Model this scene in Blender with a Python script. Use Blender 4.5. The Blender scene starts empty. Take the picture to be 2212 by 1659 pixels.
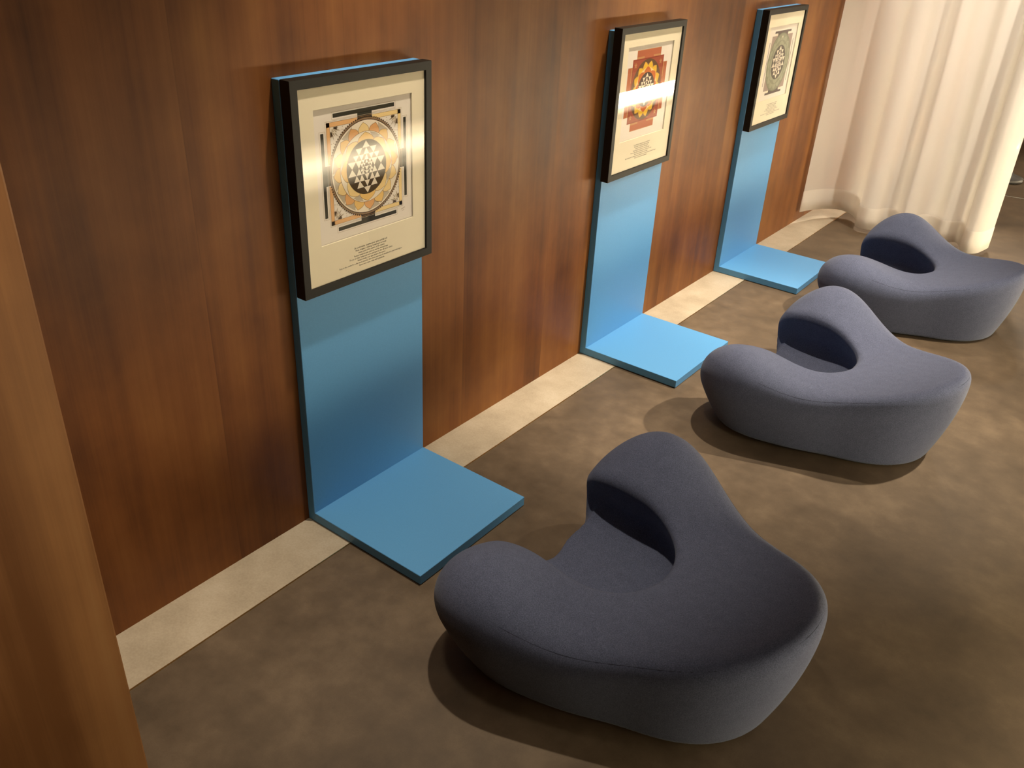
import bpy, bmesh, math, random
import numpy as np
from mathutils import Vector, Matrix

random.seed(3)
scn = bpy.context.scene
col = scn.collection
PI = math.pi

# ------------------------------------------------------------------ helpers
def tag(o, label=None, cat=None, group=None, kind=None):
    if label: o['label'] = label
    if cat: o['category'] = cat
    if group: o['group'] = group
    if kind: o['kind'] = kind
    return o

def thing(name, label, cat, loc=(0, 0, 0), rz=0.0, group=None):
    o = bpy.data.objects.new(name, None)
    o.empty_display_size = 0.1
    col.objects.link(o)
    o.location = loc
    o.rotation_euler = (0, 0, rz)
    return tag(o, label, cat, group)

def link_mesh(name, me, mats, parent=None, smooth=False):
    o = bpy.data.objects.new(name, me)
    col.objects.link(o)
    for m in (mats if isinstance(mats, (list, tuple)) else [mats]):
        me.materials.append(m)
    if smooth:
        me.polygons.foreach_set('use_smooth', [True] * len(me.polygons))
    if parent: o.parent = parent
    return o

def pydata(name, v, f, mats, parent=None, smooth=False, mi=None):
    me = bpy.data.meshes.new(name)
    me.from_pydata([tuple(p) for p in v], [], f)
    if mi: me.polygons.foreach_set('material_index', mi)
    me.update()
    return link_mesh(name, me, mats, parent, smooth)

def bm_box(bm, lo, hi):
    vs = [bm.verts.new((x, y, z)) for x in (lo[0], hi[0]) for y in (lo[1], hi[1]) for z in (lo[2], hi[2])]
    for q in ((0, 1, 3, 2), (4, 6, 7, 5), (0, 4, 5, 1), (2, 3, 7, 6), (0, 2, 6, 4), (1, 5, 7, 3)):
        bm.faces.new([vs[i] for i in q])
    return vs

def bm_obj(name, bm, mats, parent=None, smooth=False, bevel=0.0, seg=2):
    bmesh.ops.recalc_face_normals(bm, faces=bm.faces)
    if bevel:
        bmesh.ops.bevel(bm, geom=list(bm.edges), offset=bevel, segments=seg, affect='EDGES', profile=0.5)
    me = bpy.data.meshes.new(name)
    bm.to_mesh(me); bm.free()
    return link_mesh(name, me, mats, parent, smooth)

def box(name, lo, hi, mat, parent=None, bevel=0.0):
    bm = bmesh.new(); bm_box(bm, lo, hi)
    return bm_obj(name, bm, mat, parent, False, bevel)

def bm_tube(bm, pts, r, n=8, closed=False):
    pts = [Vector(p) for p in pts]; rings = []
    N = len(pts)
    for i, p in enumerate(pts):
        a = pts[(i - 1) % N] if (i > 0 or closed) else pts[i]
        b = pts[(i + 1) % N] if (i < N - 1 or closed) else pts[i]
        t = (b - a).normalized()
        u = t.cross(Vector((0, 0, 1)))
        if u.length < 1e-4: u = t.cross(Vector((0, 1, 0)))
        u.normalize(); w = t.cross(u)
        rings.append([bm.verts.new(p + r * (math.cos(2 * PI * k / n) * u + math.sin(2 * PI * k / n) * w)) for k in range(n)])
    for i in range(N if closed else N - 1):
        A, B = rings[i], rings[(i + 1) % N]
        for k in range(n):
            bm.faces.new((A[k], A[(k + 1) % n], B[(k + 1) % n], B[k]))
    if not closed:
        bm.faces.new(rings[0][::-1]); bm.faces.new(rings[-1])

def bm_lathe(bm, prof, n=32, c=(0, 0, 0)):
    rings = []
    for r, z in prof:
        rings.append([bm.verts.new((c[0] + r * math.cos(2 * PI * k / n), c[1] + r * math.sin(2 * PI * k / n), c[2] + z)) for k in range(n)])
    for A, B in zip(rings, rings[1:]):
        for k in range(n):
            bm.faces.new((A[k], A[(k + 1) % n], B[(k + 1) % n], B[k]))
    bm.faces.new(rings[0][::-1]); bm.faces.new(rings[-1])

# ------------------------------------------------------------------ materials
def srgb(r, g, b):
    f = lambda c: (c / 255 / 12.92) if c / 255 <= 0.04045 else ((c / 255 + 0.055) / 1.055) ** 2.4
    return (f(r), f(g), f(b), 1)

def mat(name, colr, rough=0.6, spec=0.5, metal=0.0, **kw):
    m = bpy.data.materials.new(name); m.use_nodes = True
    b = m.node_tree.nodes['Principled BSDF']
    b.inputs['Base Color'].default_value = colr if len(colr) == 4 else (*colr, 1)
    b.inputs['Roughness'].default_value = rough
    b.inputs['Specular IOR Level'].default_value = spec
    b.inputs['Metallic'].default_value = metal
    for k, v in kw.items(): b.inputs[k.replace('_', ' ')].default_value = v
    return m

class NT:
    def __init__(s, m):
        s.t = m.node_tree; s.n = s.t.nodes; s.b = s.n['Principled BSDF']
    def add(s, typ, **props):
        n = s.n.new(typ)
        for k, v in props.items(): setattr(n, k, v)
        return n
    def link(s, a, b): s.t.links.new(a, b)
    def noise(s, vec, scale, detail=4, rough=0.55, mapping=None):
        if mapping is not None:
            mp = s.add('ShaderNodeMapping'); mp.inputs['Scale'].default_value = mapping
            s.link(vec, mp.inputs['Vector']); vec = mp.outputs[0]
        n = s.add('ShaderNodeTexNoise'); n.inputs['Scale'].default_value = scale
        n.inputs['Detail'].default_value = detail; n.inputs['Roughness'].default_value = rough
        s.link(vec, n.inputs['Vector']); return n.outputs['Fac']
    def ramp(s, fac, stops):
        r = s.add('ShaderNodeValToRGB')
        e = r.color_ramp.elements
        while len(e) < len(stops): e.new(0.5)
        for q, (p, c) in zip(e, stops): q.position = p; q.color = c
        s.link(fac, r.inputs[0]); return r.outputs[0]
    def math(s, op, a, b=None):
        n = s.add('ShaderNodeMath', operation=op)
        for i, v in enumerate((a, b)):
            if v is None: continue
            if isinstance(v, (int, float)): n.inputs[i].default_value = v
            else: s.link(v, n.inputs[i])
        return n.outputs[0]
    def mix(s, fac, a, b, mode='MIX'):
        n = s.add('ShaderNodeMix', data_type='RGBA', blend_type=mode)
        for sock, v in ((n.inputs[0], fac), (n.inputs[6], a), (n.inputs[7], b)):
            if isinstance(v, (int, float)): sock.default_value = v
            elif isinstance(v, tuple): sock.default_value = v
            else: s.link(v, sock)
        return n.outputs[2]
    def bump(s, h, strength, dist=0.01):
        n = s.add('ShaderNodeBump'); n.inputs['Strength'].default_value = strength
        n.inputs['Distance'].default_value = dist
        s.link(h, n.inputs['Height']); s.link(n.outputs[0], s.b.inputs['Normal'])

def wood_material(name, dark, mid, light, pw, y0, figure=1.0):
    m = mat(name, mid, 0.42, 0.22)
    n = NT(m)
    tc = n.add('ShaderNodeTexCoord').outputs['Object']
    sx = n.add('ShaderNodeSeparateXYZ'); n.link(tc, sx.inputs[0])
    yy = n.math('DIVIDE', n.math('SUBTRACT', sx.outputs['Y'], y0), pw)
    cell = n.math('FLOOR', yy)
    wn = n.add('ShaderNodeTexWhiteNoise', noise_dimensions='1D'); n.link(cell, wn.inputs['W'])
    off = n.add('ShaderNodeCombineXYZ')
    n.link(n.math('MULTIPLY', wn.outputs['Value'], 37.0), off.inputs['X'])
    n.link(n.math('MULTIPLY', wn.outputs['Value'], 11.0), off.inputs['Z'])
    va = n.add('ShaderNodeVectorMath', operation='ADD'); n.link(tc, va.inputs[0]); n.link(off.outputs[0], va.inputs[1])
    v = va.outputs[0]
    band = n.noise(v, 1.0, 3, 0.5, (1, 7, 0.35))
    grain = n.noise(v, 1.0, 5, 0.65, (1, 46, 0.8))
    fine = n.noise(v, 1.0, 3, 0.6, (1, 260, 5.0))
    fig = n.noise(v, 1.0, 4, 0.6, (1, 3.4, 2.6))
    t = n.math('ADD', n.math('MULTIPLY', band, 0.50), n.math('MULTIPLY', grain, 0.20))
    t = n.math('ADD', t, n.math('MULTIPLY', fig, 0.42 * figure))
    t = n.math('ADD', t, n.math('MULTIPLY', wn.outputs['Value'], 0.07))
    t = n.math('ADD', t, n.math('MULTIPLY', fine, 0.04))
    c = n.ramp(t, [(0.42, dark), (0.60, mid), (0.80, light)])
    fr = n.math('FRACT', yy)
    seam = n.math('LESS_THAN', n.math('ABSOLUTE', n.math('SUBTRACT', fr, 0.5)), 0.4975)
    c = n.mix(n.math('ADD', n.math('MULTIPLY', seam, 0.12), 0.88), (0, 0, 0, 1), c)
    n.link(c, n.b.inputs['Base Color'])
    n.link(n.math('ADD', n.math('MULTIPLY', grain, 0.2), 0.36), n.b.inputs['Roughness'])
    n.bump(grain, 0.05, 0.002)
    return m

M = {}
M['wood'] = wood_material('wood_panelling', (0.066, 0.020, 0.0062, 1), (0.165, 0.058, 0.0145, 1), (0.255, 0.106, 0.028, 1), 0.50, 0.243)
M['pier_wood'] = wood_material('pier_veneer', (0.13, 0.052, 0.016, 1), (0.25, 0.115, 0.040, 1), (0.34, 0.175, 0.068, 1), 0.8, 0.2, 0.6)

m = M['floor'] = mat('brown_floor', (0.1, 0.07, 0.05), 0.55, 0.35)
n = NT(m); tc = n.add('ShaderNodeTexCoord').outputs['Object']
a = n.noise(tc, 2.6, 6, 0.6); b = n.noise(tc, 13.0, 5, 0.62); c_ = n.noise(tc, 300.0, 2, 0.5)
t = n.math('ADD', n.math('MULTIPLY', a, 0.6), n.math('ADD', n.math('MULTIPLY', b, 0.34), n.math('MULTIPLY', c_, 0.08)))
n.link(n.ramp(t, [(0.36, (0.066, 0.046, 0.028, 1)), (0.52, (0.108, 0.076, 0.047, 1)), (0.66, (0.158, 0.114, 0.072, 1))]), n.b.inputs['Base Color'])
n.link(n.math('ADD', n.math('MULTIPLY', b, 0.22), 0.44), n.b.inputs['Roughness'])
n.bump(c_, 0.06, 0.001)

m = M['stone'] = mat('pale_stone', (0.45, 0.38, 0.28), 0.5, 0.35)
n = NT(m); tc = n.add('ShaderNodeTexCoord').outputs['Object']
a = n.noise(tc, 5.0, 5, 0.6); b = n.noise(tc, 160.0, 3, 0.6)
t = n.math('ADD', n.math('MULTIPLY', a, 0.75), n.math('MULTIPLY', b, 0.25))
n.link(n.ramp(t, [(0.34, (0.34, 0.285, 0.205, 1)), (0.52, (0.43, 0.365, 0.27, 1)), (0.68, (0.50, 0.44, 0.34, 1))]), n.b.inputs['Base Color'])

M['brass'] = mat('brass_strip', (0.55, 0.38, 0.16), 0.28, 0.5, 1.0)
m = M['blue'] = mat('blue_lacquer', (0.085, 0.34, 0.60), 0.42, 0.4)
n = NT(m); tc = n.add('ShaderNodeTexCoord').outputs['Object']
n.link(n.ramp(n.noise(tc, 420, 2), [(0.3, (0.096, 0.305, 0.585, 1)), (0.7, (0.106, 0.33, 0.63, 1))]), n.b.inputs['Base Color'])
M['black_frame'] = mat('black_frame', (0.010, 0.009, 0.007), 0.5, 0.25)
M['backing'] = mat('grey_backing', (0.12, 0.11, 0.1), 0.8)
M['mat_board'] = mat('cream_mount', (0.86, 0.775, 0.58), 0.85, 0.2)
M['paper'] = mat('print_paper', (0.84, 0.77, 0.68), 0.85, 0.2)
M['ink'] = mat('grey_ink', (0.055, 0.042, 0.028), 0.9, 0.1)

m = M['fabric'] = mat('blue_grey_felt', (0.045, 0.05, 0.085), 0.9, 0.2)
n = NT(m); tc = n.add('ShaderNodeTexCoord').outputs['Object']
a = n.noise(tc, 420, 3, 0.6); b = n.noise(tc, 34, 4, 0.6)
t = n.math('ADD', n.math('MULTIPLY', a, 0.86), n.math('MULTIPLY', b, 0.14))
n.link(n.ramp(t, [(0.36, (0.050, 0.060, 0.100, 1)), (0.5, (0.074, 0.087, 0.142, 1)), (0.64, (0.100, 0.116, 0.186, 1))]), n.b.inputs['Base Color'])
n.b.inputs['Sheen Weight'].default_value = 0.08
n.b.inputs['Sheen Roughness'].default_value = 0.5
n.bump(a, 0.16, 0.002)
M['seam'] = mat('seam_thread', (0.03, 0.034, 0.055), 0.9, 0.2)
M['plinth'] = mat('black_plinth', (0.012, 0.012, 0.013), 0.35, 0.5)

def glass_mat():
    m = bpy.data.materials.new('picture_glass'); m.use_nodes = True
    t = m.node_tree; t.nodes.clear()
    out = t.nodes.new('ShaderNodeOutputMaterial'); mx = t.nodes.new('ShaderNodeMixShader')
    tr = t.nodes.new('ShaderNodeBsdfTransparent'); gl = t.nodes.new('ShaderNodeBsdfGlossy')
    fr = t.nodes.new('ShaderNodeFresnel'); fr.inputs['IOR'].default_value = 1.5
    gl.inputs['Roughness'].default_value = 0.012
    ge = t.nodes.new('ShaderNodeNewGeometry'); iv = t.nodes.new('ShaderNodeMath'); iv.operation = 'SUBTRACT'; iv.inputs[0].default_value = 1.0
    t.links.new(ge.outputs['Backfacing'], iv.inputs[1])
    mu = t.nodes.new('ShaderNodeMath'); mu.operation = 'MULTIPLY'
    t.links.new(fr.outputs[0], mu.inputs[0]); t.links.new(iv.outputs[0], mu.inputs[1])
    t.links.new(mu.outputs[0], mx.inputs[0]); t.links.new(tr.outputs[0], mx.inputs[1]); t.links.new(gl.outputs[0], mx.inputs[2])
    t.links.new(mx.outputs[0], out.inputs[0])
    return m
M['glass'] = glass_mat()

def curtain_mat(name, alpha, colr):
    m = bpy.data.materials.new(name); m.use_nodes = True
    t = m.node_tree; t.nodes.clear()
    out = t.nodes.new('ShaderNodeOutputMaterial')
    d = t.nodes.new('ShaderNodeBsdfDiffuse'); d.inputs[0].default_value = colr
    l = t.nodes.new('ShaderNodeBsdfTranslucent'); l.inputs[0].default_value = colr
    a = t.nodes.new('ShaderNodeMixShader'); a.inputs[0].default_value = 0.42
    tr = t.nodes.new('ShaderNodeBsdfTransparent')
    b = t.nodes.new('ShaderNodeMixShader'); b.inputs[0].default_value = alpha
    t.links.new(d.outputs[0], a.inputs[1]); t.links.new(l.outputs[0], a.inputs[2])
    t.links.new(a.outputs[0], b.inputs[1]); t.links.new(tr.outputs[0], b.inputs[2])
    t.links.new(b.outputs[0], out.inputs[0])
    return m
M['curtain'] = curtain_mat('white_sheer', 0.16, (0.86, 0.82, 0.76, 1))
M['hem'] = curtain_mat('white_sheer_hem', 0.05, (0.88, 0.84, 0.78, 1))
M['plaster'] = mat('warm_plaster', (0.42, 0.35, 0.27), 0.9, 0.2)
M['ceiling'] = mat('dark_ceiling', (0.16, 0.13, 0.10), 0.9, 0.2)
M['metal'] = mat('steel', (0.6, 0.58, 0.55), 0.3, 0.5, 1.0)
M['dark'] = mat('dark_plastic', (0.02, 0.018, 0.018), 0.5)
M['far_wall'] = mat('dark_far_wall', (0.05, 0.042, 0.04), 0.7)

# ------------------------------------------------------------------ measured layout (metres; wood wall is the plane x = 0)
SW, SH, ST, SD, SB = 0.5, 1.33722, 0.0296, 0.478, 0.0353
STAND_Y = (0.0, 1.5498, 2.8874)
FW, FH, FZ, FT, FB = 0.506, 0.570, 0.768, 0.0353, 0.0236
FRAME = ((0.001, 0.0), (1.5377, 0.012), (2.8896, 0.0))
BAND = 0.1868

# ------------------------------------------------------------------ the setting
def structure(name, lo, hi, mt):
    return tag(box(name, lo, hi, mt), kind='structure')
structure('floor', (-0.4, -4.2, -0.1), (5.6, 9.6, 0.0), M['floor'])
structure('wall_left', (-0.16, -4.2, 0.0), (0.0, 9.6, 2.9), M['wood'])
structure('wall_right', (5.4, -4.2, 0.0), (5.6, 9.6, 2.9), M['plaster'])
structure('wall_far', (-0.16, 9.4, 0.0), (5.6, 9.6, 2.9), M['far_wall'])
structure('wall_back', (-0.16, -4.2, 0.0), (5.6, -4.0, 2.9), M['plaster'])
structure('ceiling', (-0.16, -4.2, 2.9), (5.6, 9.6, 3.0), M['ceiling'])
bm = bmesh.new(); bm_box(bm, (0.0, -0.88, 0.0005), (BAND, 9.3, 0.0015))
o = bm_obj('trim_1', bm, M['stone']); tag(o, 'pale stone border strip in the floor along the wood wall', kind='structure')
o = box('trim_2', (BAND, -0.88, 0.0), (BAND + 0.003, 9.3, 0.0024), M['brass'])
tag(o, 'thin brass strip between pale stone border and brown floor', kind='structure')
for k, (x0, y0, x1, y1) in enumerate(((0.3, 5.70, 3.4, 6.32), (0.3, 6.33, 3.4, 6.95))):
    d = Vector((x1 - x0, y1 - y0, 0)); L = d.length
    o = box('trim_%d' % (k + 3), (0, -0.006, 0), (L, 0.006, 0.003), M['metal'])
    o.location = (x0, y0, 0); o.rotation_euler = (0, 0, math.atan2(d.y, d.x))
    tag(o, 'thin steel strip set in the floor beyond the curtain', kind='structure')

# the panelled pier on the left, nearer than the wood wall
PX, PY = 0.5, -0.862
bm = bmesh.new(); bm_box(bm, (0.0, -4.0, 0.0), (PX, PY, 2.9))
o = bm_obj('wall_pier', bm, M['pier_wood'], bevel=0.004, seg=2)
tag(o, kind='structure')

# ------------------------------------------------------------------ blue L-shaped stands
STAND_LABEL = ('bright blue L-shaped stand holding the gold and black mandala print',
               'bright blue L-shaped stand holding the red and yellow mandala print',
               'bright blue L-shaped stand holding the grey-green mandala print, next to the curtain')
for y0, lab in zip(STAND_Y, STAND_LABEL):
    st = thing('display_stand', lab, 'stand', (0, y0, 0), group='blue display stands along the wood wall')
    bm = bmesh.new(); bm_box(bm, (0.0005, 0, 0.0028), (ST, SW, SH))
    bm_obj('back_panel', bm, M['blue'], st, bevel=0.0012, seg=1)
    bm = bmesh.new(); bm_box(bm, (ST, 0, 0.0028), (SD, SW, SB))
    bm_obj('base_panel', bm, M['blue'], st, bevel=0.0012, seg=1)

# ------------------------------------------------------------------ framed mandala prints
def ring_pts(c, r, n=72, a0=0.0):
    return [(c[0] + r * math.cos(a0 + 2 * PI * k / n), c[1] + r * math.sin(a0 + 2 * PI * k / n)) for k in range(n)]

class Art:
    """flat printed shapes; a = along the wall, b = height, layer = print order"""
    def __init__(s, x): s.v = []; s.f = []; s.mi = []; s.mats = []; s.x = x; s.z = 0
    def m(s, mt):
        if mt not in s.mats: s.mats.append(mt)
        return s.mats.index(mt)
    def up(s): s.z += 1
    def poly(s, pts, mt):
        i = len(s.v); x = s.x + s.z * 0.00009
        area = sum(p[0] * q[1] - q[0] * p[1] for p, q in zip(pts, pts[1:] + pts[:1]))
        if area < 0: pts = pts[::-1]
        s.v += [(x, p[0], p[1]) for p in pts]; s.f.append(list(range(i, i + len(pts)))); s.mi.append(s.m(mt))
    def rect(s, a0, b0, a1, b1, mt): s.poly([(a0, b0), (a1, b0), (a1, b1), (a0, b1)], mt)
    def strip(s, pts, w, mt, closed=False):
        n = len(pts)
        for i in range(n if closed else n - 1):
            p, q = Vector(pts[i]), Vector(pts[(i + 1) % n]); d = q - p
            if d.length < 1e-7: continue
            d.normalize(); h = Vector((-d.y, d.x)) * (w / 2); e = d * (w * 0.25)
            s.poly([tuple(p + h - e), tuple(p - h - e), tuple(q - h + e), tuple(q + h + e)], mt)
    def annulus(s, c, r0, r1, mt, n=72):
        A, B = ring_pts(c, r0, n), ring_pts(c, r1, n)
        for k in range(n):
            j = (k + 1) % n; s.poly([A[k], B[k], B[j], A[j]], mt)
    def disc(s, c, r, mt): s.poly(ring_pts(c, r), mt)
    def outline_rect(s, a0, b0, a1, b1, w, mt): s.strip([(a0, b0), (a1, b0), (a1, b1), (a0, b1)], w, mt, True)

def petal(c, ang, r0, r1, hw):
    """lotus petal with a pointed tip; hw = half angle at its base"""
    pts = []
    prof = [(0.0, 1.0), (0.22, 1.04), (0.42, 0.96), (0.6, 0.76), (0.76, 0.47), (0.88, 0.22), (1.0, 0.0)]
    for t, w in prof: pts.append((r0 + (r1 - r0) * t, w * hw))
    for t, w in prof[-2::-1]: pts.append((r0 + (r1 - r0) * t, -w * hw))
    return [(c[0] + r * math.cos(ang + d), c[1] + r * math.sin(ang + d)) for r, d in pts]

def yantra_triangles():
    """nine interlocking triangles on the classical 48-part diameter"""
    yl = {1: 6, 2: 12, 3: 17, 4: 20, 5: 23, 6: 27, 7: 30, 8: 36, 9: 42}
    cut = {1: 3, 2: 4.5, 3: 0, 4: 16, 5: 18, 6: 16, 7: 0, 8: 4.5, 9: 3}
    Y = lambda i: 1 - yl[i] / 24.0
    def half(i): return math.sqrt(max(0, 1 - Y(i) ** 2)) * (1 - cut[i] / 24.0 / max(0.2, math.sqrt(1 - Y(i) ** 2)) * 1.0)
    apex = {1: Y(6), 2: Y(9), 3: -1.0, 4: Y(8), 5: Y(7), 6: Y(2), 7: 1.0, 8: Y(1), 9: Y(3)}
    return [[(-half(i), Y(i)), (half(i), Y(i)), (0.0, apex[i])] for i in range(1, 10)]

def yantra_cells():
    """trapezoids of the odd-parity regions, so the triangles alternate light and dark"""
    E = []
    ys = set()
    for t in yantra_triangles():
        for p, q in zip(t, t[1:] + t[:1]):
            ys.add(round(p[1], 6))
            if abs(p[1] - q[1]) > 1e-9: E.append((p, q) if p[1] < q[1] else (q, p))
    X = lambda e, y: e[0][0] + (e[1][0] - e[0][0]) * (y - e[0][1]) / (e[1][1] - e[0][1])
    for i in range(len(E)):
        for j in range(i):
            a, b = E[i], E[j]
            lo, hi = max(a[0][1], b[0][1]), min(a[1][1], b[1][1])
            if hi - lo < 1e-9: continue
            d0, d1 = X(a, lo) - X(b, lo), X(a, hi) - X(b, hi)
            if d0 * d1 < 0: ys.add(round(lo + (hi - lo) * d0 / (d0 - d1), 6))
    ys = sorted(ys); out = []
    for y0, y1 in zip(ys, ys[1:]):
        if y1 - y0 < 1e-5: continue
        ym = (y0 + y1) / 2
        act = sorted([e for e in E if e[0][1] <= ym <= e[1][1]], key=lambda e: X(e, ym))
        for k in range(0, len(act) - 1, 2):
            l, r = act[k], act[k + 1]
            q = [(X(l, y0), y0), (X(r, y0), y0), (X(r, y1), y1), (X(l, y1), y1)]
            if X(r, ym) - X(l, ym) > 1e-4: out.append(q)
    return out
CELLS = yantra_cells()

C = lambda *a: a
PM = dict(
    cream=mat('ink_white', srgb(238, 226, 205), 0.85, 0.15), disc1=mat('ink_umber', srgb(78, 64, 44), 0.85, 0.15),
    gold=mat('ink_gold', srgb(234, 194, 118), 0.85, 0.15), gold2=mat('ink_pale_gold', srgb(240, 212, 150), 0.85, 0.15),
    amber=mat('ink_amber', srgb(226, 170, 112), 0.85, 0.15), orange=mat('ink_orange', srgb(232, 182, 126), 0.85, 0.15),
    line=mat('ink_brown_line', srgb(160, 120, 78), 0.85, 0.15), gate=mat('ink_black_green', srgb(58, 56, 46), 0.85, 0.15),
    ring=mat('ink_taupe', srgb(150, 124, 96), 0.85, 0.15), ringd=mat('ink_dark_brown', srgb(84, 62, 42), 0.85, 0.15),
    thin=mat('ink_thin_grey', srgb(188, 170, 146), 0.85, 0.15), grey=mat('ink_grey', srgb(190, 176, 154), 0.85, 0.15),
    red=mat('ink_red', srgb(166, 88, 68), 0.85, 0.15), red2=mat('ink_brick', srgb(184, 108, 78), 0.85, 0.15),
    rim=mat('ink_wine', srgb(144, 70, 56), 0.85, 0.15), tan=mat('ink_tan', srgb(196, 146, 98), 0.85, 0.15),
    olive=mat('ink_olive_brown', srgb(112, 84, 62), 0.85, 0.15), yellow=mat('ink_yellow', srgb(236, 190, 66), 0.85, 0.15),
    flame=mat('ink_flame', srgb(206, 112, 58), 0.85, 0.15), dark2=mat('ink_dark_violet', srgb(78, 62, 60), 0.85, 0.15),
    sage=mat('ink_sage', srgb(142, 144, 120), 0.85, 0.15), sage2=mat('ink_light_sage', srgb(160, 160, 136), 0.85, 0.15),
    sage3=mat('ink_deep_sage', srgb(122, 126, 104), 0.85, 0.15), mauve=mat('ink_mauve_grey', srgb(166, 146, 136), 0.85, 0.15),
    plum=mat('ink_plum', srgb(98, 84, 82), 0.85, 0.15), disc3=mat('ink_slate', srgb(92, 84, 76), 0.85, 0.15))

def yantra(A, c, r, mt):
    for q in CELLS: A.poly([(c[0] + p[0] * r, c[1] + p[1] * r) for p in q], mt)

def art_gold(A):
    c = (0.254, 0.316); P = PM
    # gateways: thin outline, dark T bars
    for k in range(4):
        def T(a, b, k=k):
            for _ in range(k): a, b = -b, a
            return (c[0] + a, c[1] + b)
        def R(a0, b0, a1, b1, mt): A.poly([T(a0, b0), T(a1, b0), T(a1, b1), T(a0, b1)], mt)
        A.strip([T(-0.030, 0.137), T(-0.030, 0.142), T(-0.116, 0.142), T(-0.116, 0.161), T(0.116, 0.161), T(0.116, 0.142), T(0.030, 0.142), T(0.030, 0.137)], 0.0009, P['thin'])
        R(-0.112, 0.1465, 0.112, 0.157, P['gate']); R(-0.0265, 0.118, 0.0265, 0.1475, P['gate'])
    A.up()
    A.outline_rect(c[0] - 0.1395, c[1] - 0.1395, c[0] + 0.1395, c[1] + 0.1395, 0.0008, P['thin'])
    h, w = 0.136, 0.0115
    for s0, s1, q in ((-h, -0.028, 'orange'), (0.028, h, 'gold2')):
        A.poly([(c[0] + s0, c[1] + h), (c[0] + s1, c[1] + h), (c[0] + s1, c[1] + h - w), (c[0] + s0, c[1] + h - w)], P[q])
        A.poly([(c[0] + s0, c[1] - h), (c[0] + s1, c[1] - h), (c[0] + s1, c[1] - h + w), (c[0] + s0, c[1] - h + w)], P[q])
        for sg in (-1, 1):
            A.poly([(c[0] + sg * h, c[1] + s0), (c[0] + sg * h, c[1] + s1), (c[0] + sg * (h - w), c[1] + s1), (c[0] + sg * (h - w), c[1] + s0)], P['orange' if sg < 0 else 'gold2'])
    A.outline_rect(c[0] - h, c[1] - h, c[0] + h, c[1] + h, 0.0009, P['line'])
    g = h - w
    A.up(); A.outline_rect(c[0] - g, c[1] - g, c[0] + g, c[1] + g, 0.0008, P['line'])
    # corner doodles: fans of small grey petals, dark drops and dots
    for sx in (-1, 1):
        for sy in (-1, 1):
            cc = (c[0] + sx * g, c[1] + sy * g); base = math.atan2(-sy, -sx)
            for k in range(7):
                A.poly(petal(cc, base + (k - 3) * 0.215, 0.012, 0.030 + 0.008 * (k % 2), 0.105), P['grey'])
            for k in range(9):
                an = base + (k - 4) * 0.175; A.disc((cc[0] + 0.044 * math.cos(an), cc[1] + 0.044 * math.sin(an)), 0.0016, P['grey'])
            for k in (-1, 1):
                an = base + k * 0.56; A.poly([(cc[0] + r_ * math.cos(an + d), cc[1] + r_ * math.sin(an + d)) for r_, d in ((0.014, -0.1), (0.026, -0.19), (0.026, 0.19), (0.014, 0.1))], P['ring'])
    A.up()
    for sx in (-1, 1):
        for sy in (-1, 1):
            cc = (c[0] + sx * g, c[1] + sy * g); base = math.atan2(-sy, -sx)
            A.poly(petal(cc, base, 0.004, 0.026, 0.30), P['cream']); 
            for k in range(7):
                A.strip([(cc[0] + r_ * math.cos(base + (k - 3) * 0.215), cc[1] + r_ * math.sin(base + (k - 3) * 0.215)) for r_ in (0.013, 0.027)], 0.0007, P['ring'])
    A.up()
    for sx in (-1, 1):
        for sy in (-1, 1):
            cc = (c[0] + sx * g, c[1] + sy * g)
            A.poly(petal(cc, math.atan2(-sy, -sx), 0.009, 0.020, 0.2), P['grey'])
    # ring with a toothed outer edge
    A.disc(c, 0.132, P['ring'])
    n = 110
    for k in range(n):
        an = 2 * PI * k / n
        A.poly([(c[0] + r_ * math.cos(an + d), c[1] + r_ * math.sin(an + d)) for r_, d in ((0.131, -0.013), (0.1352, -0.017), (0.1352, 0.017), (0.131, 0.013))], P['ringd'])
    A.up(); A.annulus(c, 0.1255, 0.1278, P['ringd']); A.annulus(c, 0.1318, 0.1326, P['ringd'])
    A.disc(c, 0.1256, P['cream'])
    A.up()
    for k in range(16):     # grey hatching between some outer petals
        if k in (1, 3, 4, 5, 6, 8, 9, 12, 14):
            an = PI / 2 + (k + 0.5) * PI / 8
            A.poly([(c[0] + r_ * math.cos(an + d), c[1] + r_ * math.sin(an + d)) for r_, d in ((0.099, -0.03), (0.110, -0.14), (0.1235, -0.19), (0.1235, 0.19), (0.110, 0.14), (0.099, 0.03))], P['grey'])
    A.up()
    tone = ['gold2', 'amber', 'gold', 'gold2', 'gold', 'gold2', 'amber', 'gold', 'amber', 'gold', 'gold2', 'gold2', 'gold', 'gold2', 'gold', 'amber']
    for k in range(16):
        an = PI / 2 + 0.06 + k * PI / 8
        A.poly(petal(c, an, 0.094, 0.1205, 0.186), P[tone[k]])
    A.up()
    for k in range(16):
        A.strip(petal(c, PI / 2 + 0.06 + k * PI / 8, 0.094, 0.1205, 0.186), 0.0011, P['line'])
    A.up(); A.disc(c, 0.0972, P['line']); A.up(); A.disc(c, 0.0960, P['cream'])
    A.up()
    for k in (1, 3, 5, 6, 7):
        an = PI / 2 + (k + 0.5) * PI / 4
        A.poly([(c[0] + r_ * math.cos(an + d), c[1] + r_ * math.sin(an + d)) for r_, d in ((0.080, -0.05), (0.0945, -0.22), (0.0955, 0), (0.0945, 0.22), (0.080, 0.05))], P['grey'])
    A.up()
    for k in range(8):
        A.poly(petal(c, PI / 2 + k * PI / 4, 0.070, 0.0945, 0.385), P['gold2' if k % 2 else 'gold'])
    A.up()
    for k in range(8): A.strip(petal(c, PI / 2 + k * PI / 4, 0.070, 0.0945, 0.385), 0.0011, P['line'])
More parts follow.
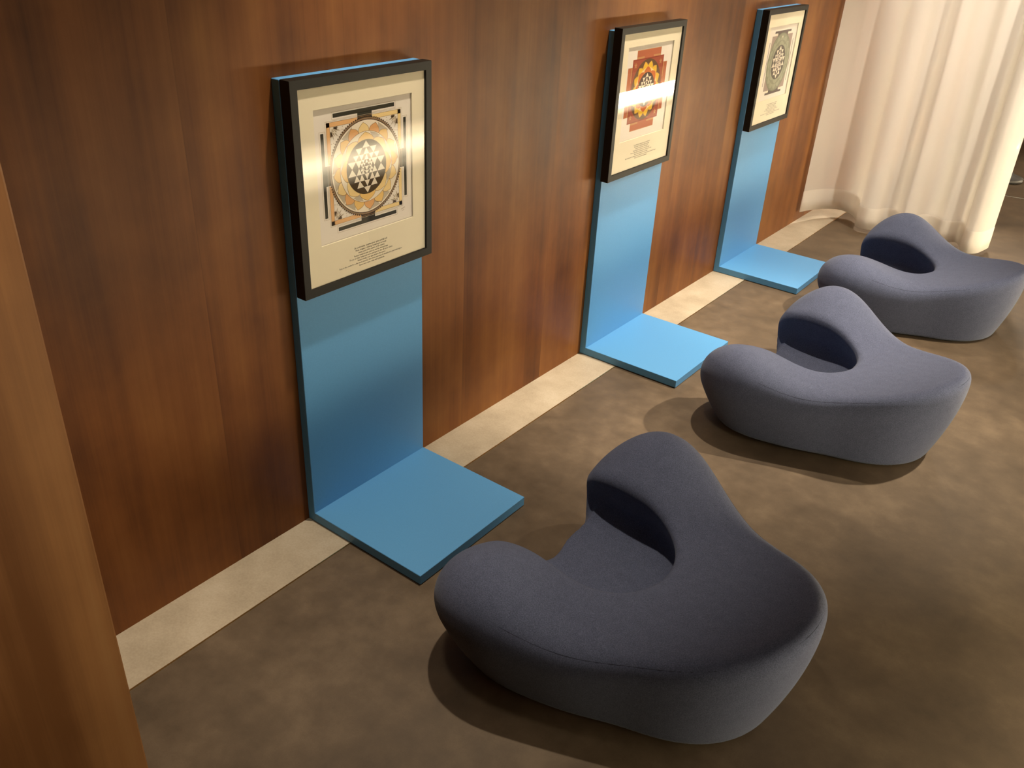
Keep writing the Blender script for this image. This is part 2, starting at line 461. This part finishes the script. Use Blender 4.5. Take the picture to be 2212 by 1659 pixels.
    A.up(); A.disc(c, 0.0745, P['disc1']); A.up(); yantra(A, c, 0.0715, P['cream'])

def art_red(A):
    c = (0.243, 0.327); P = PM
    for k in range(4):
        def T(a, b, k=k):
            for _ in range(k): a, b = -b, a
            return (c[0] + a, c[1] + b)
        def R(a0, b0, a1, b1, mt): A.poly([T(a0, b0), T(a1, b0), T(a1, b1), T(a0, b1)], mt)
        R(-0.093, 0.120, 0.093, 0.152, P['red2'])
        A.up(); R(-0.093, 0.121, -0.036, 0.128, P['tan']); R(0.036, 0.121, 0.093, 0.128, P['tan'])
        A.strip([T(-0.093, 0.121), T(-0.093, 0.152), T(0.093, 0.152), T(0.093, 0.121)], 0.0016, P['tan']); A.z -= 1
    A.up(); A.up()
    A.rect(c[0] - 0.121, c[1] - 0.121, c[0] + 0.121, c[1] + 0.121, P['red'])
    A.up(); A.outline_rect(c[0] - 0.118, c[1] - 0.118, c[0] + 0.118, c[1] + 0.118, 0.003, P['rim'])
    for sx in (-1, 1):
        for sy in (-1, 1):
            cc = (c[0] + sx * 0.098, c[1] + sy * 0.098)
            for k in range(5): A.poly(petal(cc, k * 2 * PI / 5 + PI / 2, 0.001, 0.011, 0.5), P['tan'])
    A.disc(c, 0.1165, P['olive'])
    A.up(); 
    for k in range(14): A.poly(petal(c, PI / 2 + (k + 0.5) * PI / 7, 0.074, 0.1085, 0.232), P['yellow'])
    A.up()
    for k in range(14): A.strip(petal(c, PI / 2 + (k + 0.5) * PI / 7, 0.080, 0.1085, 0.232), 0.0012, P['amber'])
    A.up(); A.disc(c, 0.084, P['gold2']); A.up()
    for k in range(8): A.poly(petal(c, PI / 2 + k * PI / 4, 0.062, 0.0885, 0.39), P['flame'])
    A.up()
    for k in range(8): A.strip(petal(c, PI / 2 + k * PI / 4, 0.062, 0.0885, 0.39), 0.001, P['amber'])
    A.up(); A.disc(c, 0.066, P['dark2']); A.up(); yantra(A, c, 0.063, P['cream'])

def art_grey(A):
    c = (0.252, 0.311); P = PM
    A.rect(c[0] - 0.131, c[1] - 0.131, c[0] + 0.131, c[1] + 0.131, P['mauve'])
    for k in range(4):
        def T(a, b, k=k):
            for _ in range(k): a, b = -b, a
            return (c[0] + a, c[1] + b)
        w = 0.104 if k % 2 == 0 else 0.104; t = 0.0105 if k % 2 == 0 else 0.005
        A.poly([T(-w, 0.1525 - t), T(w, 0.1525 - t), T(w, 0.1525), T(-w, 0.1525)], P['plum'])
        if k % 2 == 0: A.poly([T(-0.066, 0.110), T(0.066, 0.110), T(0.066, 0.1425), T(-0.066, 0.1425)], P['plum'])
    A.up()
    for k in (0, 2):
        s = 1 if k == 0 else -1
        for sg in (-1, 1):
            A.poly([(c[0] + sg * 0.064, c[1] + s * 0.131), (c[0] + sg * 0.098, c[1] + s * 0.131), (c[0] + sg * 0.098, c[1] + s * 0.140), (c[0] + sg * 0.064, c[1] + s * 0.140)], P['cream'])
    A.disc(c, 0.1415, P['sage3']); A.up(); A.disc(c, 0.137, P['sage']); A.up()
    for k in range(16): A.poly(petal(c, PI / 2 + k * PI / 8, 0.105, 0.134, 0.19), P['sage2'])
    A.up()
    for k in range(16): A.strip(petal(c, PI / 2 + k * PI / 8, 0.105, 0.134, 0.19), 0.001, P['sage3'])
    A.up(); A.disc(c, 0.108, P['sage']); A.up()
    for k in range(8): A.poly(petal(c, PI / 2 + k * PI / 4, 0.08, 0.1065, 0.385), P['sage2'])
    A.up()
    for k in range(8): A.strip(petal(c, PI / 2 + k * PI / 4, 0.08, 0.1065, 0.385), 0.001, P['sage3'])
    A.up(); A.disc(c, 0.083, P['disc3']); A.up(); yantra(A, c, 0.0795, P['cream'])
    A.up(); A.disc((c[0], c[1] + 0.122), 0.004, P['cream'])

LINES = ['Sit comfortably, lengthen your spine and fall still',
         'Now, imagine a clearing, breathing in & deeply',
         'every part of the centre of the yantra',
         'Return towards your place to see the whole image',
         'Focus on this, balanced more and get to the all your vision',
         'Return slowly, your gaze back to the centre',
         'Gaze at the centre for a few more minutes, then close your eyes & visualise it in your mind space',
         'Open your eyes, relax with gratitude']
SPAN = [(0.191, 0.320), (0.196, 0.317), (0.206, 0.309), (0.190, 0.323), (0.172, 0.341), (0.202, 0.312), (0.131, 0.381), (0.206, 0.307)]

def text_caption(x, db, parent):
    """eight centred lines of small print, one mesh"""
    bm = bmesh.new()
    for i, (s, (a0, a1)) in enumerate(zip(LINES, SPAN)):
        cu = bpy.data.curves.new('caption_text', 'FONT'); cu.body = s; cu.size = 1.0; cu.offset = 0.008; cu.resolution_u = 1
        tmp = bpy.data.objects.new('caption_text', cu); col.objects.link(tmp)
        bpy.context.view_layer.update()
        me = bpy.data.meshes.new_from_object(tmp.evaluated_get(bpy.context.evaluated_depsgraph_get()))
        bpy.data.objects.remove(tmp)
        xs = [v.co.x for v in me.vertices]; lo, hi = min(xs), max(xs)
        k = (a1 - a0) / (hi - lo); h = 0.0072; b = 0.0945 - i * 0.0076 + db
        for v in me.vertices:
            a = a0 + (v.co.x - lo) * k; bb = b + v.co.y * h
            v.co = (x, a, bb)
        bm.from_mesh(me); bpy.data.meshes.remove(me)
    bmesh.ops.recalc_face_normals(bm, faces=bm.faces)
    me = bpy.data.meshes.new('caption'); bm.to_mesh(me); bm.free()
    o = link_mesh('caption', me, M['ink'], parent)
    tag(o, 'eight centred lines of small grey print')
    return o

WIN = ((0.074, 0.432, 0.133, 0.491), (0.072, 0.430, 0.143, 0.497), (0.070, 0.432, 0.135, 0.488))
ART = (art_gold, art_red, art_grey)
PIC_LABEL = ('black framed print of a gold lotus mandala with black T-shaped gateways, on a blue stand',
             'black framed print of a red square mandala with yellow petals, on a blue stand',
             'black framed print of a grey-green mandala, on the blue stand next to the curtain')
for i in range(3):
    y0, dz = FRAME[i]
    fr = thing('framed_print', PIC_LABEL[i], 'picture', (ST, y0, FZ + dz), group='framed mandala prints on blue stands')
    # mitred frame with a stepped inner edge
    prof = [(0.0, 0.0), (FT, 0.0), (FT, FB), (FT - 0.012, FB), (FT - 0.012, FB + 0.0), (0.0, FB)]
    prof = [(0.0002, 0.0), (FT, 0.0), (FT, FB), (0.0002, FB)]
    v = []; f = []
    for (a, b, sa, sb) in ((0, 0, 1, 1), (FW, 0, -1, 1), (FW, FH, -1, -1), (0, FH, 1, -1)):
        for d, w in prof: v.append((d, a + sa * w, b + sb * w))
    k = len(prof)
    for c_ in range(4):
        for j in range(k):
            f.append((c_ * k + j, c_ * k + (j + 1) % k, ((c_ + 1) % 4) * k + (j + 1) % k, ((c_ + 1) % 4) * k + j))
    bm = bmesh.new()
    vs = [bm.verts.new(p) for p in v]
    for q in f: bm.faces.new([vs[t] for t in q])
    bm_obj('frame', bm, M['black_frame'], fr, bevel=0.0011, seg=2)
    XM = FT - 0.0075     # face of the mount
    box('backing_board', (0.004, FB - 0.004, FB - 0.004), (XM - 0.006, FW - FB + 0.004, FH - FB + 0.004), M['backing'], fr)
    # mount with a bevelled window
    a0, a1, b0, b1 = WIN[i]
    o_ = [(FB - 0.003, FB - 0.003), (FW - FB + 0.003, FB - 0.003), (FW - FB + 0.003, FH - FB + 0.003), (FB - 0.003, FH - FB + 0.003)]
    w_ = [(a0, b0), (a1, b0), (a1, b1), (a0, b1)]; e = 0.0012
    w2 = [(a0 + e, b0 + e), (a1 - e, b0 + e), (a1 - e, b1 - e), (a0 + e, b1 - e)]
    v = [(XM, *p) for p in o_] + [(XM, *p) for p in w_] + [(XM - 0.0024, *p) for p in w2] + [(XM - 0.0024, *p) for p in o_]
    f = []
    for k in range(4):
        j = (k + 1) % 4
        f += [(k, j, 4 + j, 4 + k), (4 + k, 4 + j, 8 + j, 8 + k), (8 + k, 8 + j, 12 + j, 12 + k), (12 + k, 12 + j, j, k)]
    pydata('mount', v, f, M['mat_board'], fr)
    A = Art(XM - 0.0048)
    # paper as a thin sheet, the printed shapes on it
    A.rect(a0 - 0.004, b0 - 0.004, a1 + 0.004, b1 + 0.004, M['paper']); A.up()
    ART[i](A)
    # signature scribble under the image
    if i == 0:
        A.up(); sg = [(0.386 + 0.014 * t / 14, 0.1665 + 0.002 * math.sin(t * 2.1) + 0.0003 * t) for t in range(15)]
        A.strip(sg, 0.0006, PM['ring']); A.strip([(0.389 + 0.008 * t / 8, 0.1615 + 0.0011 * math.sin(t * 2.4) + 0.0003 * t) for t in range(9)], 0.0006, PM['ring'])
    pydata('print', A.v, A.f, A.mats, fr, mi=A.mi)
    text_caption(XM + 0.0002, (0, 0.018, 0.012)[i], fr)
    box('glass', (XM + 0.0012, FB - 0.002, FB - 0.002), (XM + 0.0030, FW - FB + 0.002, FH - FB + 0.002), M['glass'], fr)

# ------------------------------------------------------------------ sculpted felt seats
PLAN_R = (0.5256, 0.5111, 0.4675, 0.4152, 0.4175, 0.4616, 0.5264, 0.5029, 0.3899, 0.2859)     # plan radius every few degrees from tail to front
PLAN_T = np.radians([0, 16, 32, 50, 70, 90, 110, 130, 150, 180])
Q = dict(sb=0.8006, sb1=0.0778, sb2=-0.0014, zb=0.2877, pw=1.6335, h0=0.2055, hs=0.2323, h2=0.1192, hv=-0.0647, amp=0.1901, ar=0.1287,
         u0=-0.1804, v0=0.3915, su=0.2397, sv=0.2890, kf=0.1342, kt=0.0567, hw=0.1779, ue=-0.0794, zf=0.0980, ul=-0.2580, asy=-0.0059)
SEATS = ((0.9904, 0.2373, -0.1113), (0.9723, 1.7657, -0.1296), (0.9319, 3.0849, -0.0517))

def plan_table():
    """periodic cubic spline through the control radii"""
    k = np.concatenate([PLAN_T, 2 * np.pi - PLAN_T[-2:0:-1]]); n = len(k)
    r = np.concatenate([PLAN_R, PLAN_R[-2:0:-1]])
    h = np.diff(np.append(k, 2 * np.pi)); A = np.zeros((n, n)); B = np.zeros((n, n))
    for i in range(n):
        hm, hp = h[i - 1], h[i]
        A[i, i - 1] += hm / 6; A[i, i] += (hm + hp) / 3; A[i, (i + 1) % n] += hp / 6
        B[i, (i + 1) % n] += 1 / hp; B[i, i] -= 1 / hp + 1 / hm; B[i, i - 1] += 1 / hm
    m = np.linalg.solve(A, B) @ r
    T = np.linspace(0, 2 * np.pi, 721); out = []
    for t in T:
        i = min(np.searchsorted(k, t, side='right') - 1, n - 1); j = (i + 1) % n
        a = (k[i] + h[i] - t) / h[i]; b = 1 - a
        out.append(a * r[i] + b * r[j] + ((a ** 3 - a) * m[i] + (b ** 3 - b) * m[j]) * h[i] ** 2 / 6)
    return T, np.array(out)
TT, TR = plan_table()

def plan_r(th):
    return np.interp(np.mod(th, 2 * np.pi), TT, TR) + Q['asy'] * np.sin(th)
def base_scale(th):
    return Q['sb'] + Q['sb1'] * np.cos(th) + Q['sb2'] * np.cos(2 * th)
def top_height(u, v):
    A = Q['amp'] * (1 + Q['ar'] * np.sign(v)) * np.exp(-((u - Q['u0']) / Q['su']) ** 2 - ((np.abs(v) - Q['v0']) / Q['sv']) ** 2)
    return Q['h0'] + Q['hs'] * u + Q['h2'] * u * u + Q['hv'] * v * v + A

def smax(a, b, k):
    h = np.clip(.5 + .5 * (a - b) / k, 0, 1)
    return b + (a - b) * h + k * h * (1 - h)

def seat_field(u, v, z):
    th = np.arctan2(v, u); rho = np.hypot(u, v)
    w = np.clip(z / Q['zb'], 0, 1); w = 1 - (1 - w) ** max(Q['pw'], 1)
    sb = base_scale(th)
    side = rho - plan_r(th) * (sb + (1 - sb) * w)
    k = np.clip(Q['kf'] + (Q['kt'] - Q['kf']) * np.clip((u + .15) / .4, 0, 1), .02, .3)
    f = smax(side, z - top_height(u, v), k)
    f = smax(f, -z, .015)
    # the leg hollow: a pocket open to the front, undercut below its rim
    hz = Q['hw'] + .042 * np.exp(-((z - .16) / .08) ** 2)
    hol = np.hypot(np.maximum(u - Q['ue'], 0), v) - hz
    hol = smax(hol, Q['zf'] - np.maximum(Q['ul'] - u, 0) * 3 - z, .085)
    return smax(f, -hol, .034)

def surface_net(fn, lo, hi, n):
    ax = [np.linspace(l, h, k) for l, h, k in zip(lo, hi, n)]
    G = np.stack(np.meshgrid(*ax, indexing='ij'), -1)
    F = fn(G[..., 0], G[..., 1], G[..., 2]); S = F < 0
    nx, ny, nz = (k - 1 for k in n)
    acc = np.zeros((nx, ny, nz, 3)); cnt = np.zeros((nx, ny, nz))
    for d in range(3):
        o1, o2 = [q for q in range(3) if q != d]
        a = [slice(None)] * 3; b = [slice(None)] * 3; a[d] = slice(0, -1); b[d] = slice(1, None)
        fa, fb = F[tuple(a)], F[tuple(b)]; m = S[tuple(a)] != S[tuple(b)]
        t = np.where(m, fa / np.where(m, fa - fb, 1), 0)[..., None]
        p = G[tuple(a)] * (1 - t) + G[tuple(b)] * t
        for i in (0, 1):
            for j in (0, 1):
                s = [slice(None)] * 3; s[o1] = slice(i, i + (n[o1] - 1)); s[o2] = slice(j, j + (n[o2] - 1))
                mm = m[tuple(s)]; acc += np.where(mm[..., None], p[tuple(s)], 0); cnt += mm
    act = cnt > 0; idx = -np.ones(act.shape, int); idx[act] = np.arange(act.sum())
    V = acc[act] / cnt[act][:, None]
    faces = []
    for d in range(3):
        o1, o2 = (d + 1) % 3, (d + 2) % 3
        a = [slice(1, -1)] * 3; b = [slice(1, -1)] * 3
        a[d] = slice(0, -1); b[d] = slice(1, None)
        sa, sb = S[tuple(a)], S[tuple(b)]
        for flip in (0, 1):
            w = np.argwhere((sa & ~sb) if not flip else (~sa & sb))
            if not len(w): continue
            e = w.copy(); e[:, o1] += 1; e[:, o2] += 1
            def cell(i, j):
                q = e.copy(); q[:, o1] -= i; q[:, o2] -= j
                return idx[q[:, 0], q[:, 1], q[:, 2]]
            quad = np.stack([cell(1, 1), cell(0, 1), cell(0, 0), cell(1, 0)], 1)
            faces.append(quad if not flip else quad[:, ::-1])
    Fc = np.concatenate(faces)
    for _ in range(4):           # settle on the surface
        e = 1e-3; f0 = fn(*V.T)
        g = np.stack([(fn(*(V + e * np.eye(3)[k]).T) - f0) / e for k in range(3)], 1)
        V = V - 0.7 * (f0 / np.maximum((g * g).sum(1), 0.2))[:, None] * g
    return V, Fc

V, Fc = surface_net(seat_field, (-.62, -.66, -.04), (.62, .66, .66), (125, 133, 71))
BASE_Z = 0.006
V = V + np.array([0, 0, BASE_Z])
seat_me = bpy.data.meshes.new('upholstered_body')
seat_me.from_pydata(V.tolist(), [], Fc.tolist()); seat_me.update()
seat_me.polygons.foreach_set('use_smooth', [True] * len(seat_me.polygons))
seat_me.materials.append(M['fabric'])

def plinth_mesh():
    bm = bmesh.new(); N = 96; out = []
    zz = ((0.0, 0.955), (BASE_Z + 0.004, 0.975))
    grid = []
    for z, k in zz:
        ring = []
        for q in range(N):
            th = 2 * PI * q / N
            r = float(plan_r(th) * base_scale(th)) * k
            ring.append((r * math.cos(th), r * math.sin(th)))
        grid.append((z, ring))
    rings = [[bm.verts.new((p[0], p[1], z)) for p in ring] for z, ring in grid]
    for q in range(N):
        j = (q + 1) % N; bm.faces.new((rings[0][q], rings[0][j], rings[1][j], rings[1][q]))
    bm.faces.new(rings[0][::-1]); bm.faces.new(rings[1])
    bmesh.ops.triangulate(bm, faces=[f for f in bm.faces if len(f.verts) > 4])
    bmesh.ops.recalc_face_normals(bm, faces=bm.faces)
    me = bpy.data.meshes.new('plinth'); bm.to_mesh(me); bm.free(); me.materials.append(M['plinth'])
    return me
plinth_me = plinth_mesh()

def surf_from(u, v, z, d):
    """walk from a point outside along d until the seat surface"""
    t = np.linspace(0, 1.0, 600)
    f = seat_field(u + d[0] * t, v + d[1] * t, z + d[2] * t)
    k = np.argmax(f < 0)
    if not (f < 0).any(): return None
    return (u + d[0] * t[k], v + d[1] * t[k], z + d[2] * t[k] + BASE_Z)

def seam_mesh():
    """stitched seam round the shoulder of the tail, where the top cover meets the side cover"""
    bm = bmesh.new()
    for t0, t1 in ((-1.95, 1.95),):
        pts = []
        for q in range(200):
            th = t0 + (t1 - t0) * q / 199
            r = float(plan_r(th)); px, py = r * math.cos(th), r * math.sin(th)
            z = float(top_height(px * 0.9, py * 0.9)) + 0.005
            d = (-math.cos(th) * 0.70, -math.sin(th) * 0.70, -0.714)
            s = surf_from(px - d[0] * 0.3, py - d[1] * 0.3, z - d[2] * 0.3, d)
            if s: pts.append(s)
        P = np.array(pts)
        for _ in range(8): P[1:-1] = (P[:-2] + 2 * P[1:-1] + P[2:]) / 4
        bm_tube(bm, P.tolist(), 0.0010, 6)
    bmesh.ops.recalc_face_normals(bm, faces=bm.faces)
    me = bpy.data.meshes.new('seam'); bm.to_mesh(me); bm.free(); me.materials.append(M['seam'])
    return me
seam_me = seam_mesh()

SEAT_LABEL = ('blue-grey sculpted floor seat in front of the gold lotus mandala stand',
              'blue-grey sculpted floor seat in front of the red mandala stand, between two like it',
              'blue-grey sculpted floor seat beside the white curtain, in front of the grey-green mandala')
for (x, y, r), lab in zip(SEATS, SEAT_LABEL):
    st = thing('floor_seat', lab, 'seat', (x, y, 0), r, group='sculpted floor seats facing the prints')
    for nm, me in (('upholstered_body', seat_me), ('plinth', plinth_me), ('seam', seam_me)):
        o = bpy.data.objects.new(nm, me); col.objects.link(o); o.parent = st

# ------------------------------------------------------------------ sheer curtain
def curtain():
    key = [(0.028, 4.055), (0.05, 4.14), (0.10, 4.27), (0.18, 4.38), (0.26, 4.39), (0.315, 4.33), (0.345, 4.22), (0.40, 4.185), (0.455, 4.21),
           (0.49, 4.28), (0.54, 4.30), (0.585, 4.25), (0.62, 4.215), (0.67, 4.25), (0.71, 4.33), (0.77, 4.335), (0.83, 4.29),
           (0.875, 4.315), (0.92, 4.35), (0.955, 4.30), (0.975, 4.215), (1.02, 4.185), (1.065, 4.225), (1.085, 4.30), (1.10, 4.39)]
    K = [Vector(k) for k in key]; path = []
    for i in range(len(K) - 1):
        p0, p1, p2, p3 = K[max(i - 1, 0)], K[i], K[i + 1], K[min(i + 2, len(K) - 1)]
        for s in range(8):
            t = s / 8
            path.append(0.5 * ((2 * p1) + (p2 - p0) * t + (2 * p0 - 5 * p1 + 4 * p2 - p3) * t * t + (3 * p1 - p0 - 3 * p2 + p3) * t ** 3))
    path.append(K[-1])
    N = len(path)
    hemz = 0.135
    zs_b = [0.0, 0.25, 0.5, 0.75, 1.0]
    def bottom(i):
        x = path[i].x
        return 0.022 + 0.055 * max(0, 1 - x / 0.30) ** 0.7
    def P(i, z, off=0.0):
        p = path[i]; m = Vector((p.x, 4.26)); t = min(1.0, z / 2.7)
        # the folds soften and shift slightly towards the heading
        q = m + (p - m) * (1 - 0.35 * t)
        q.x = p.x + 0.010 * math.sin(3.1 * z + p.x * 9) * (1 if 0.1 < p.x < 1.04 else 0) * t
        if i < 14: q.y = p.y + (4.22 - p.y) * t * 0.2
        a, b = path[max(i - 1, 0)], path[min(i + 1, N - 1)]; d = (b - a).normalized(); nn = Vector((d.y, -d.x))
        q = q + nn * off
        return (max(q.x, 0.012), q.y, z)
    root = thing('sheer_curtain', 'white sheer floor-length curtain in soft folds beside the wood wall', 'curtain', (0, 0, 0))
    v = []; f = []
    R = [None] + [0.3, 0.6, 0.9, 1.2, 1.5, 1.8, 2.1, 2.4, 2.74]
    rows = []
    for j in range(len(R)):
        row = []
        for i in range(N):
            z = bottom(i) + hemz if R[j] is None else R[j]
            row.append(len(v)); v.append(P(i, z))
        rows.append(row)
    for A, B in zip(rows, rows[1:]):
        for i in range(N - 1): f.append((A[i], A[i + 1], B[i + 1], B[i]))
    pydata('sheer_panel', v, f, M['curtain'], root, True)
    # the doubled hem
    v = []; f = []
    seq = []
    for t, off in ((1.0, 0.0015), (0.5, 0.003), (0.0, 0.0015), (0.0, -0.0015), (0.5, -0.003), (1.0, -0.0015)):
        row = []
        for i in range(N):
            row.append(len(v)); v.append(P(i, bottom(i) + hemz * t, off))
        seq.append(row)
    for A, B in zip(seq, seq[1:]):
        for i in range(N - 1): f.append((A[i], A[i + 1], B[i + 1], B[i]))
    o = pydata('hem', v, f, M['hem'], root, True)
    tag(o, 'doubled lower hem of the sheer curtain')
    bm = bmesh.new(); bm_tube(bm, [(0.005, 4.26, 2.80), (1.35, 4.26, 2.80)], 0.014, 12)
    bm_obj('curtain_rail', bm, M['metal'], root, True)
    for k in range(12):
        x = 0.03 + k * 0.095
        bm = bmesh.new(); bm_tube(bm, [(x, 4.26, 2.735), (x, 4.26, 2.79)], 0.003, 6)
        bm_obj('curtain_hook', bm, M['metal'], root, True)
    for x in (0.1, 1.25):
        box('rail_bracket', (x - 0.012, 4.25, 2.81), (x + 0.012, 4.27, 2.9), M['metal'], root)
curtain()

# ------------------------------------------------------------------ far object showing past the curtain's edge
fs = thing('swivel_stool', 'dark round stool foot showing just past the curtain edge, far back', 'stool', (0.84, 6.30, 0))
bm = bmesh.new(); bm_lathe(bm, [(0.10, 0.0), (0.125, 0.012), (0.12, 0.035), (0.05, 0.06), (0.028, 0.09)], 32); bm_obj('base', bm, M['dark'], fs, True)
bm = bmesh.new(); bm_lathe(bm, [(0.022, 0.085), (0.022, 0.42)], 20); bm_obj('column', bm, M['metal'], fs, True)
bm = bmesh.new(); bm_lathe(bm, [(0.10, 0.42), (0.135, 0.43), (0.14, 0.46), (0.12, 0.48), (0.04, 0.485)], 32); bm_obj('seat', bm, M['dark'], fs, True)

# ------------------------------------------------------------------ low light strip opposite the wood wall (out of frame, mirrored in the picture glass)
def emit(name, colr, power, stops):
    """a lamp diffuser whose brightness follows its height (stops: z, strength)"""
    m = bpy.data.materials.new(name); m.use_nodes = True
    t = m.node_tree; t.nodes.clear()
    out = t.nodes.new('ShaderNodeOutputMaterial'); e = t.nodes.new('ShaderNodeEmission')
    tc = t.nodes.new('ShaderNodeTexCoord'); sx = t.nodes.new('ShaderNodeSeparateXYZ'); mr = t.nodes.new('ShaderNodeMapRange')
    z0, z1 = stops[0][0], stops[-1][0]
    mr.inputs['From Min'].default_value = z0; mr.inputs['From Max'].default_value = z1
    rp = t.nodes.new('ShaderNodeValToRGB'); el = rp.color_ramp.elements; rp.color_ramp.interpolation = 'EASE'
    while len(el) < len(stops): el.new(0.5)
    for q, (z, v) in zip(el, stops): q.position = (z - z0) / (z1 - z0); q.color = (v, v, v, 1)
    mu = t.nodes.new('ShaderNodeMath'); mu.operation = 'MULTIPLY'; mu.inputs[1].default_value = power
    t.links.new(tc.outputs['Object'], sx.inputs[0]); t.links.new(sx.outputs['Z'], mr.inputs['Value']); t.links.new(mr.outputs[0], rp.inputs[0])
    t.links.new(rp.outputs[0], mu.inputs[0]); t.links.new(mu.outputs[0], e.inputs[1])
    e.inputs[0].default_value = colr
    t.links.new(e.outputs[0], out.inputs[0])
    return m
WARM = (1.0, 0.83, 0.55, 1)
WARM2 = (1.0, 0.74, 0.42, 1)
STRIP_X = 2.5
lb = thing('light_bench', 'low long bench with a glowing strip along its front', 'bench', (STRIP_X, 0, 0))
box('bench_body', (0.0, -2.4, 0.0), (0.55, 9.0, 0.018), M['dark'], lb)
box('bench_top', (0.0, -2.4, 0.40), (0.55, 9.0, 0.44), M['dark'], lb)
box('bench_back', (0.07, -2.4, 0.018), (0.55, 9.0, 0.40), M['plaster'], lb)
bm = bmesh.new(); bm_box(bm, (0.03, 3.5, 0.02), (0.07, 8.9, 0.215))
bm_obj('light_strip', bm, emit('strip_glow', WARM, 70.0, [(0.02, 0.0), (0.075, 0.10), (0.15, 1.0), (0.215, 1.0)]), lb)
bm = bmesh.new(); bm_box(bm, (0.03, -0.3, 0.06), (0.07, 3.4, 0.39))
bm_obj('frosted_strip', bm, emit('frosted_glow', WARM, 20.0, [(0.06, 0.05), (0.14, 0.38), (0.235, 1.0), (0.32, 0.38), (0.39, 0.05)]), lb)

# ------------------------------------------------------------------ lamps and added fill lights
def spot(name, loc, target, power, size_deg, blend=0.4, radius=0.03, colr=(1, 0.85, 0.66)):
    L = bpy.data.lights.new(name, 'SPOT'); L.energy = power; L.color = colr
    L.spot_size = math.radians(size_deg); L.spot_blend = blend; L.shadow_soft_size = radius
    o = bpy.data.objects.new(name, L); col.objects.link(o); o.location = loc
    o.rotation_euler = (Vector(target) - Vector(loc)).to_track_quat('-Z', 'Y').to_euler()
    return o
for y, pw in ((0.30, 170), (1.85, 260), (3.15, 190)):
    spot('lamp_or_fill_spot', (0.52, y, 2.85), (0.34, y, 0.0), pw, 52, 0.75)
spot('lamp_or_fill_spot', (0.62, -0.55, 2.85), (0.40, -0.5, 0.0), 45, 42, 1.0, 0.12)
spot('lamp_or_fill_spot', (1.35, -0.8, 2.85), (0.5, -1.05, 1.0), 130, 40, 1.0, 0.06)  # added fill that brightens the pier face, not a known fitting
spot('lamp_or_fill_spot', (2.2, 2.75, 2.85), (0.95, 2.05, 0.2), 600, 52, 1.0, 0.035)
spot('lamp_or_fill_spot', (1.85, 3.4, 2.85), (0.75, 3.9, 0.6), 230, 62, 1.0, 0.05, (1, 0.88, 0.72))
spot('lamp_or_fill_spot', (0.6, 5.9, 2.85), (0.6, 4.3, 0.9), 330, 50, 0.7, 0.05, (1, 0.88, 0.72))  # added fill from beyond the curtain, brightens the sheer from its back
spot('lamp_or_fill_spot', (1.9, 7.3, 2.85), (1.1, 6.0, 0.0), 200, 60, 0.7, 0.04)

w = bpy.data.worlds.new('room_air'); w.use_nodes = True
w.node_tree.nodes['Background'].inputs[0].default_value = (1.0, 0.8, 0.6, 1)
w.node_tree.nodes['Background'].inputs[1].default_value = 0.03
scn.world = w
L = bpy.data.lights.new('overhead_fill', 'AREA'); L.energy = 26; L.color = (1, 0.84, 0.64); L.shape = 'RECTANGLE'; L.size = 2.2; L.size_y = 6.0  # added broad fill for general room light, stands for no real panel
o = bpy.data.objects.new('overhead_fill', L); col.objects.link(o); o.location = (3.2, 2.0, 2.88)

# ------------------------------------------------------------------ camera
cam = bpy.data.cameras.new('camera'); co = bpy.data.objects.new('camera', cam); col.objects.link(co)
co.location = (1.77978, -1.39112, 1.73758); co.rotation_euler = (1.06092, -0.04476, 0.65394)
cam.sensor_fit = 'HORIZONTAL'; cam.sensor_width = 36.0
cam.lens = 1868.326 / 2212 * 36.0
cam.clip_start = 0.05
scn.camera = co
scn.view_settings.view_transform = 'Standard'; scn.view_settings.look = 'None'
scn.view_settings.exposure = 0.1; scn.view_settings.gamma = 1.0; scn.view_settings.use_curve_mapping = False
scn.cycles.use_denoising = True
scn.cycles.max_bounces = 8
scn.cycles.transparent_max_bounces = 16
scn.cycles.caustics_reflective = False; scn.cycles.caustics_refractive = False
scn.cycles.sample_clamp_indirect = 6.0
